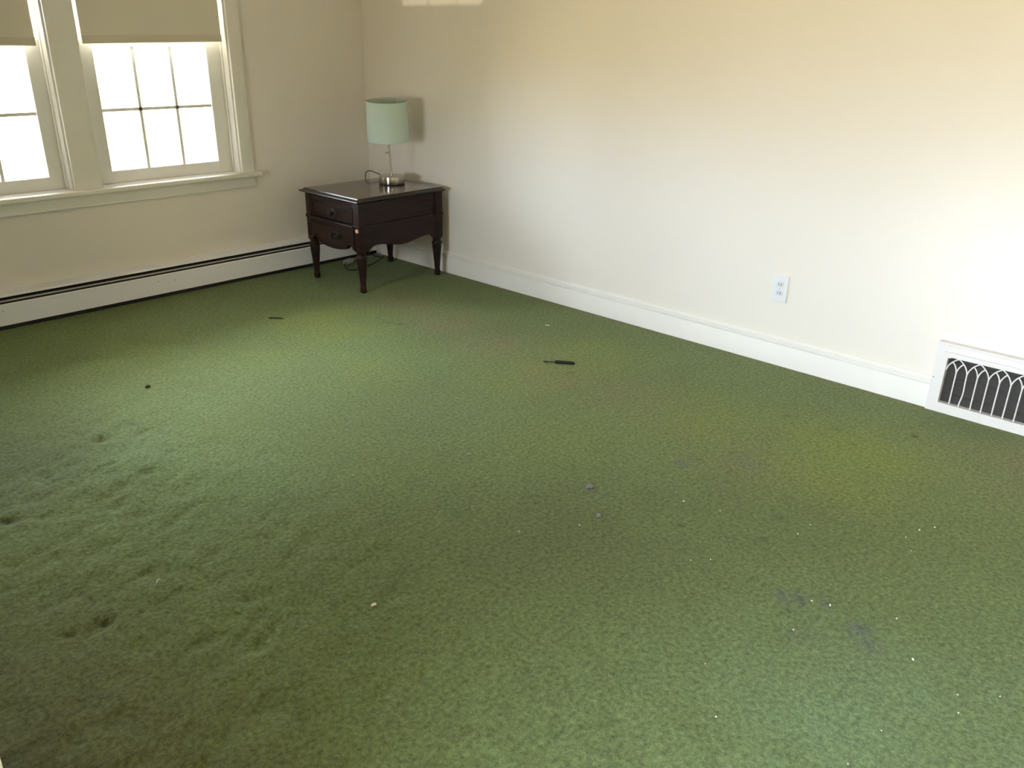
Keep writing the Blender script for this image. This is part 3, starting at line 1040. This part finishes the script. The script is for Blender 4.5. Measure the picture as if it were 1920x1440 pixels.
N = 60
poly = [(yL + (yR - yL) * i / N, front_edge(i / N)) for i in range(N + 1)] + [(yR, .390), (yL, .390)]
d2 = MB().prism(poly, FX, fxo - .004, fxo + .020).build('drawer', W, tab)
mo = MB()
path = [(fxo - .005, yL + (yR - yL) * i / N, front_edge(i / N) + .006) for i in range(N + 1)]
mo.tube(path, .0055, 8)
path = [(fxo - .004, yL + (yR - yL) * i / N, front_edge(i / N) + .022) for i in range(4, N - 3)]
mo.tube(path, .0028, 8)
for zz in (.374, .364):
    mo.box(fxo - .008, fxo + .002, yR + .004, yL - .004, zz - .0028, zz + .0028, .0012)
mo.build('drawer_moulding', W, d2)
pl = MB()
py_, pz_ = -.600, .318
pl.lathe([(.036, 0), (.036, .002), (.030, .004), (.026, .0035), (.0001, .0045)], seg=28,
         M4=Matrix.Translation((fxo - .004, py_, pz_)) @ Matrix.Rotation(-PI / 2, 4, 'Y') @ Matrix.Diagonal((.62, 1.35, 1, 1)))
for s_ in (-1, 1):
    pl.lathe([(.006, 0), (.006, .012), (.0075, .014), (.0075, .018), (.0001, .020)], seg=12, M4=Matrix.Translation((fxo - .004, py_ + s_ * .034, pz_ + .006)) @ Matrix.Rotation(-PI / 2, 4, 'Y'))
pl.tube([(fxo - .019, py_ + .034, pz_ + .006), (fxo - .024, py_ + .036, pz_ - .010), (fxo - .026, py_ + .020, pz_ - .024), (fxo - .026, py_, pz_ - .027),
         (fxo - .026, py_ - .020, pz_ - .024), (fxo - .024, py_ - .036, pz_ - .010), (fxo - .019, py_ - .034, pz_ + .006)], .0035, 8, smooth=2)
pl.build('bail_pull', M['bronze'], d2, smooth=True)
# chipped corner showing raw wood
ch = MB().prism([(-.790, .366), (-.8115, .3645), (-.8135, .376), (-.812, .3855), (-.795, .3845), (-.789, .3775)], FX, fxo - .0065, fxo + .004).build('bare_chip', M['rawwood'], tab)
ch['label'] = 'patch of pale raw wood where the finish chipped off'
# top with moulded edge
tx0, tx1, ty0, ty1 = -.747, -.0705, -.846, -.266


def rect_loft(mb, levels, x0, x1, y0, y1, open_top=False, open_bot=False):
    """levels: (inset front/sides, inset back, z)"""
    prev = None
    for k, (i, bk, z) in enumerate(levels):
        r = [mb.bm.verts.new(p) for p in ((x0 + i, y0 + i, z), (x1 - bk, y0 + i, z), (x1 - bk, y1 - i, z), (x0 + i, y1 - i, z))]
        if prev:
            for q in range(4):
                mb.bm.faces.new((prev[q], prev[(q + 1) % 4], r[(q + 1) % 4], r[q]))
        elif not open_bot:
            mb.bm.faces.new(list(reversed(r)))
        prev = r
    if not open_top:
        mb.bm.faces.new(prev)
    return mb


e = MB()
rect_loft(e, [(.024, .004, .531), (.018, .003, .533), (.014, .002, .536), (.004, .001, .540), (.000, .0, .5445), (.001, .0, .5475), (.006, .0, .5505), (.016, .001, .5530),
              (.022, .002, .5555), (.0245, .003, .5595)], tx0, tx1, ty0, ty1)
top = e.build('top_edge', M['woodedge'], tab)
e = MB()
rect_loft(e, [(.0250, .0035, .5590), (.0255, .004, .5605), (.0275, .006, .5615)], tx0, tx1, ty0, ty1)
e.build('table_top', M['woodtop'], tab)
TT = .5615

# ------------------------------------------------------------------ lamp
lc = Vector((-.233, -.530, TT))
lamp = thing('table_lamp', 'slim nickel table lamp with a mint green drum shade on the end table', 'lamp', lc)
b = MB().lathe([(.0001, 0.0), (.079, 0), (.0795, .004)], lc, 48)
b.build('base_pad', M['rod'], lamp, smooth=True)
b = MB().lathe([(.078, .004), (.0805, .0045), (.0815, .006), (.0815, .046), (.0808, .0485), (.079, .0495), (.010, .0505), (.0095, .0555), (.0065, .0565), (.0001, .0566)], lc, 64)
b.build('base', brushed('brushed_nickel_base', (0.60, 0.57, 0.52), 0.26), lamp, smooth=True)
lean = Vector((-.011, .006, 0))
p0 = lc + Vector((0, 0, .055))
p1 = lc + lean * .55 + Vector((0, 0, .20))
p2 = lc + lean + Vector((0, 0, .33))
b = MB().tube([p0, p1, p2], .0058, 14)
b.tube([p0 + (p1 - p0) * .8, p0 + (p1 - p0) * .83], .0078, 14)
b.tube([p2 - Vector((0, 0, .01)), p2 + Vector((0, 0, .055))], .016, 18)
b.build('pole', M['rodnickel'], lamp, smooth=True)
k_ = MB()
kp = lc + lean * .5 + Vector((0, 0, .188))
kd = (-CR + Vector((-.1, 0, 0))).normalized()
k_.tube([kp, kp + kd * .020], .002, 8)
k_.lathe([(.0001, -.002), (.006, -.002), (.0075, 0), (.006, .002), (.0001, .002)], kp + kd * .024, 16)
k_.build('switch_knob', M['nickel'], lamp, smooth=True)
bu = MB().lathe([(.013, .385), (.013, .395), (.026, .425), (.030, .445), (.026, .463), (.012, .474), (.0001, .476)], lc + lean, 24)
bu.build('bulb', M['white_cord'], lamp, smooth=True)
# drum shade: two skins and a rim, open at both ends
zb_, zt_ = .262, .497
sc_ = lc + lean * 1.05
TILT = Matrix.Translation(sc_ + Vector((0, 0, .38))) @ Matrix.Rotation(math.radians(4.5), 4, CR) @ Matrix.Translation(-sc_ - Vector((0, 0, .38)))
TT_ = lambda p: TILT @ p
sh = MB(TT_)
rb, rt_ = .1290, .1235
sh.lathe([(rb - .001, zb_), (rb, zb_), (rb, zb_ + .003), (rt_, zt_ - .003), (rt_, zt_), (rt_ - .0013, zt_), (rt_ - .0013, zt_ - .003), (rb - .0013, zb_ + .003), (rb - .0013, zb_)], sc_, 72, cap=False)
shade = sh.build('lamp_shade', M['mint'], lamp, smooth=True, weld=True)
for zz, rr in ((zt_ - .001, rt_ - .0003), (zb_ + .001, rb - .0003)):
    MB(TT_).tube([sc_ + Vector((rr * math.cos(2 * PI * i / 60), rr * math.sin(2 * PI * i / 60), zz)) for i in range(61)], .0016, 6, cap=False).build('shade_rim', M['mint'], shade, smooth=True)
spd = MB(TT_)
for i in range(3):
    a = 2 * PI * i / 3 + .4
    spd.tube([sc_ + Vector((.016 * math.cos(a), .016 * math.sin(a), .372)), sc_ + Vector((.1215 * math.cos(a), .1215 * math.sin(a), .492))], .0015, 6)
spd.build('spider', M['rodnickel'], shade, smooth=True)
# cord: off the base, over the back of the table, down to the carpet, round in a loop
cd = MB()
cpts = [(-.175, -.472, TT + .010), (-.150, -.385, TT + .010), (-.155, -.310, TT + .024), (-.170, -.250, TT + .040), (-.190, -.232, TT + .042), (-.210, -.233, TT + .030),
        (-.222, -.245, TT - .004), (-.226, -.248, .50), (-.235, -.205, .38), (-.240, -.19, .20), (-.20, -.19, .05), (-.10, -.20, .006),
        (-.060, -.205, .005), (-.10, -.225, .005), (-.216, -.294, .005), (-.33, -.335, .005), (-.431, -.357, .005), (-.462, -.325, .006), (-.446, -.262, .012), (-.395, -.215, .022)]
cd.tube(cpts, .0030, 8, smooth=3)
cd.build('cord', M['cord'], lamp, smooth=True)

# extension cord end the lamp is plugged into
ext = thing('extension_cord', 'pale extension cord end on the carpet under the end table', 'cord', (-.33, -.18, 0))
s = MB()
ang = math.atan2(.053, .134)
Mx = Matrix.Translation((-.352, -.184, .018)) @ Matrix.Rotation(ang, 4, 'Z')
r = bmesh.ops.create_cube(s.bm, size=1.0)
for v in r['verts']:
    v.co = Mx @ Vector((v.co.x * .085, v.co.y * .040, v.co.z * .028))
bmesh.ops.bevel(s.bm, geom=list(s.bm.edges), offset=.006, segments=2, affect='EDGES')
s.build('socket_block', M['white_cord'], ext, smooth=True)
s = MB()
s.tube([(-.315, -.172, .018), (-.27, -.15, .020), (-.225, -.128, .012), (-.18, -.125, .006), (-.12, -.14, .005), (-.055, -.12, .005), (-.035, -.095, .005)], .0042, 8, smooth=3)
s.build('cord', M['white_cord'], ext, smooth=True)

# ------------------------------------------------------------------ small things lying on the carpet
GZ = -0.001
rod = thing('screwdriver', 'thin black screwdriver lying on the carpet between lamp table and outlet', 'tool', (-.745, -2.365, 0))
a = Vector((-.787, -2.305, .0045))
m_ = Vector((-.757, -2.349, .0060))
z_ = Vector((-.703, -2.427, .0060))
q = MB()
q.tube([a, a + (m_ - a) * .30, a + (m_ - a) * .32, m_], lambda t_: .0040 if t_ < .34 else .0027, 10)
q.build('shaft', M['rodmetal'], rod, smooth=True)
q = MB()
q.tube([m_, m_ + (z_ - m_) * .04, m_ + (z_ - m_) * .08, m_ + (z_ - m_) * .5, m_ + (z_ - m_) * .85, z_], lambda t_: (.0055 if t_ < .1 else .0085 if t_ < .55 else .0075 if t_ < .9 else .005), 12)
q.build('handle', M['rod'], rod, smooth=True)

q = MB().tube([(-1.362, -.829, .0025), (-1.335, -.862, .0045), (-1.308, -.895, .0025)], lambda t_: .0035 if .1 < t_ < .9 else .001, 8, smooth=1)
tag(q.build('splinter', M['twig'], smooth=True), 'dark thin splinter lying on the carpet in front of the heater', 'splinter')
q = MB().blob((-2.243, -1.299, .003), (.012, .008, .006), 3)
tag(q.build('crumb', M['stain_bit'], smooth=True), 'single black crumb on bare carpet near the window side', 'crumb')
q = MB().blob((-2.49, -3.183, .002), (.0085, .0052, .0035), 5)
tag(q.build('paint_chip', M['chip'], smooth=True), 'cream oval chip, the largest pale fleck on the carpet', 'chip')
q = MB().blob((-1.573, -3.202, .003), (.013, .010, .005), 6, 3, .6)
tag(q.build('lint_clump', M['lint'], smooth=True), 'flat grey lint clump on the mid carpet, nearer the lamp table', 'lint', 'grey lint clumps on the carpet')
q = MB().blob((-1.698, -3.34, .004), (.009, .007, .006), 7, 3, .6)
tag(q.build('lint_clump', M['lint'], smooth=True), 'small pale-topped grey lint clump, farther from the lamp table', 'lint', 'grey lint clumps on the carpet')
q = MB().tube([(-.372, -1.955, .002), (-.366, -1.966, .004), (-.360, -1.975, .002)], .0022, 6, smooth=1)
tag(q.build('paper_scrap', M['crumb'], smooth=True), 'tiny curled pale scrap on the carpet close to the right baseboard', 'scrap')
q = MB().tube([(-2.853, -2.672, .001), (-2.847, -2.664, .003), (-2.838, -2.664, .003)], .0016, 6, smooth=1)
tag(q.build('paper_scrap', M['crumb'], smooth=True), 'tiny bent pale scrap on the rumpled carpet by two furniture dents', 'scrap')

spots = [(-2.092, -2.559), (-1.616, -4.076), (-1.633, -4.031), (-1.609, -3.197), (-1.39, -3.433), (-1.423, -3.485), (-1.391, -3.604),
         (-1.947, -3.217), (-1.785, -3.329), (-1.702, -3.686), (-1.656, -3.726), (-1.26, -3.856), (-1.339, -3.85), (-1.044, -4.119),
         (-0.992, -4.149), (-1.119, -4.103), (-1.184, -4.142), (-1.545, -4.23), (-1.784, -4.05), (-1.68, -4.319), (-1.731, -4.44),
         (-1.666, -4.515), (-1.971, -4.351), (-1.694, -2.728), (-2.06, -3.951), (-2.195, -4.061), (-1.792, -4.46), (-2.116, -4.335)]
random.seed(4)
first = None
for i, (x, y) in enumerate(spots):
    big = {0: 1.0, 1: 1.15, 19: 1.15, 5: .9, 17: .9, 14: 1.0, 13: 1.1}.get(i, random.uniform(.5, .8))
    if first is None:
        first = MB().blob((0, 0, .0015), (.0036, .0028, .0024), 9, 2, .5).build('white_crumb', M['crumb'], smooth=True)
        o = first
    else:
        o = first.copy()
        COL.objects.link(o)
    o.location = (x, y, 0)
    o.rotation_euler = (0, 0, random.uniform(0, 6.28))
    o.scale = (big, big * random.uniform(.7, 1.1), big)
    tag(o, 'tiny white crumb on the green carpet', 'crumb', 'white crumbs scattered on the carpet')

# ------------------------------------------------------------------ sky portals in the openings
portal('portal_window_a', (-1.38, .17, .99), (0, -1, 0), .80, .72)
portal('portal_window_b', (-2.345, .17, .99), (0, -1, 0), .80, .72)
portal('portal_side', (XL - .17, -1.65, 1.0), (1, 0, 0), .80, .74)
portal('portal_hall', (HX - .17, -4.55, 1.275), (1, 0, 0), 2.66, 1.52)
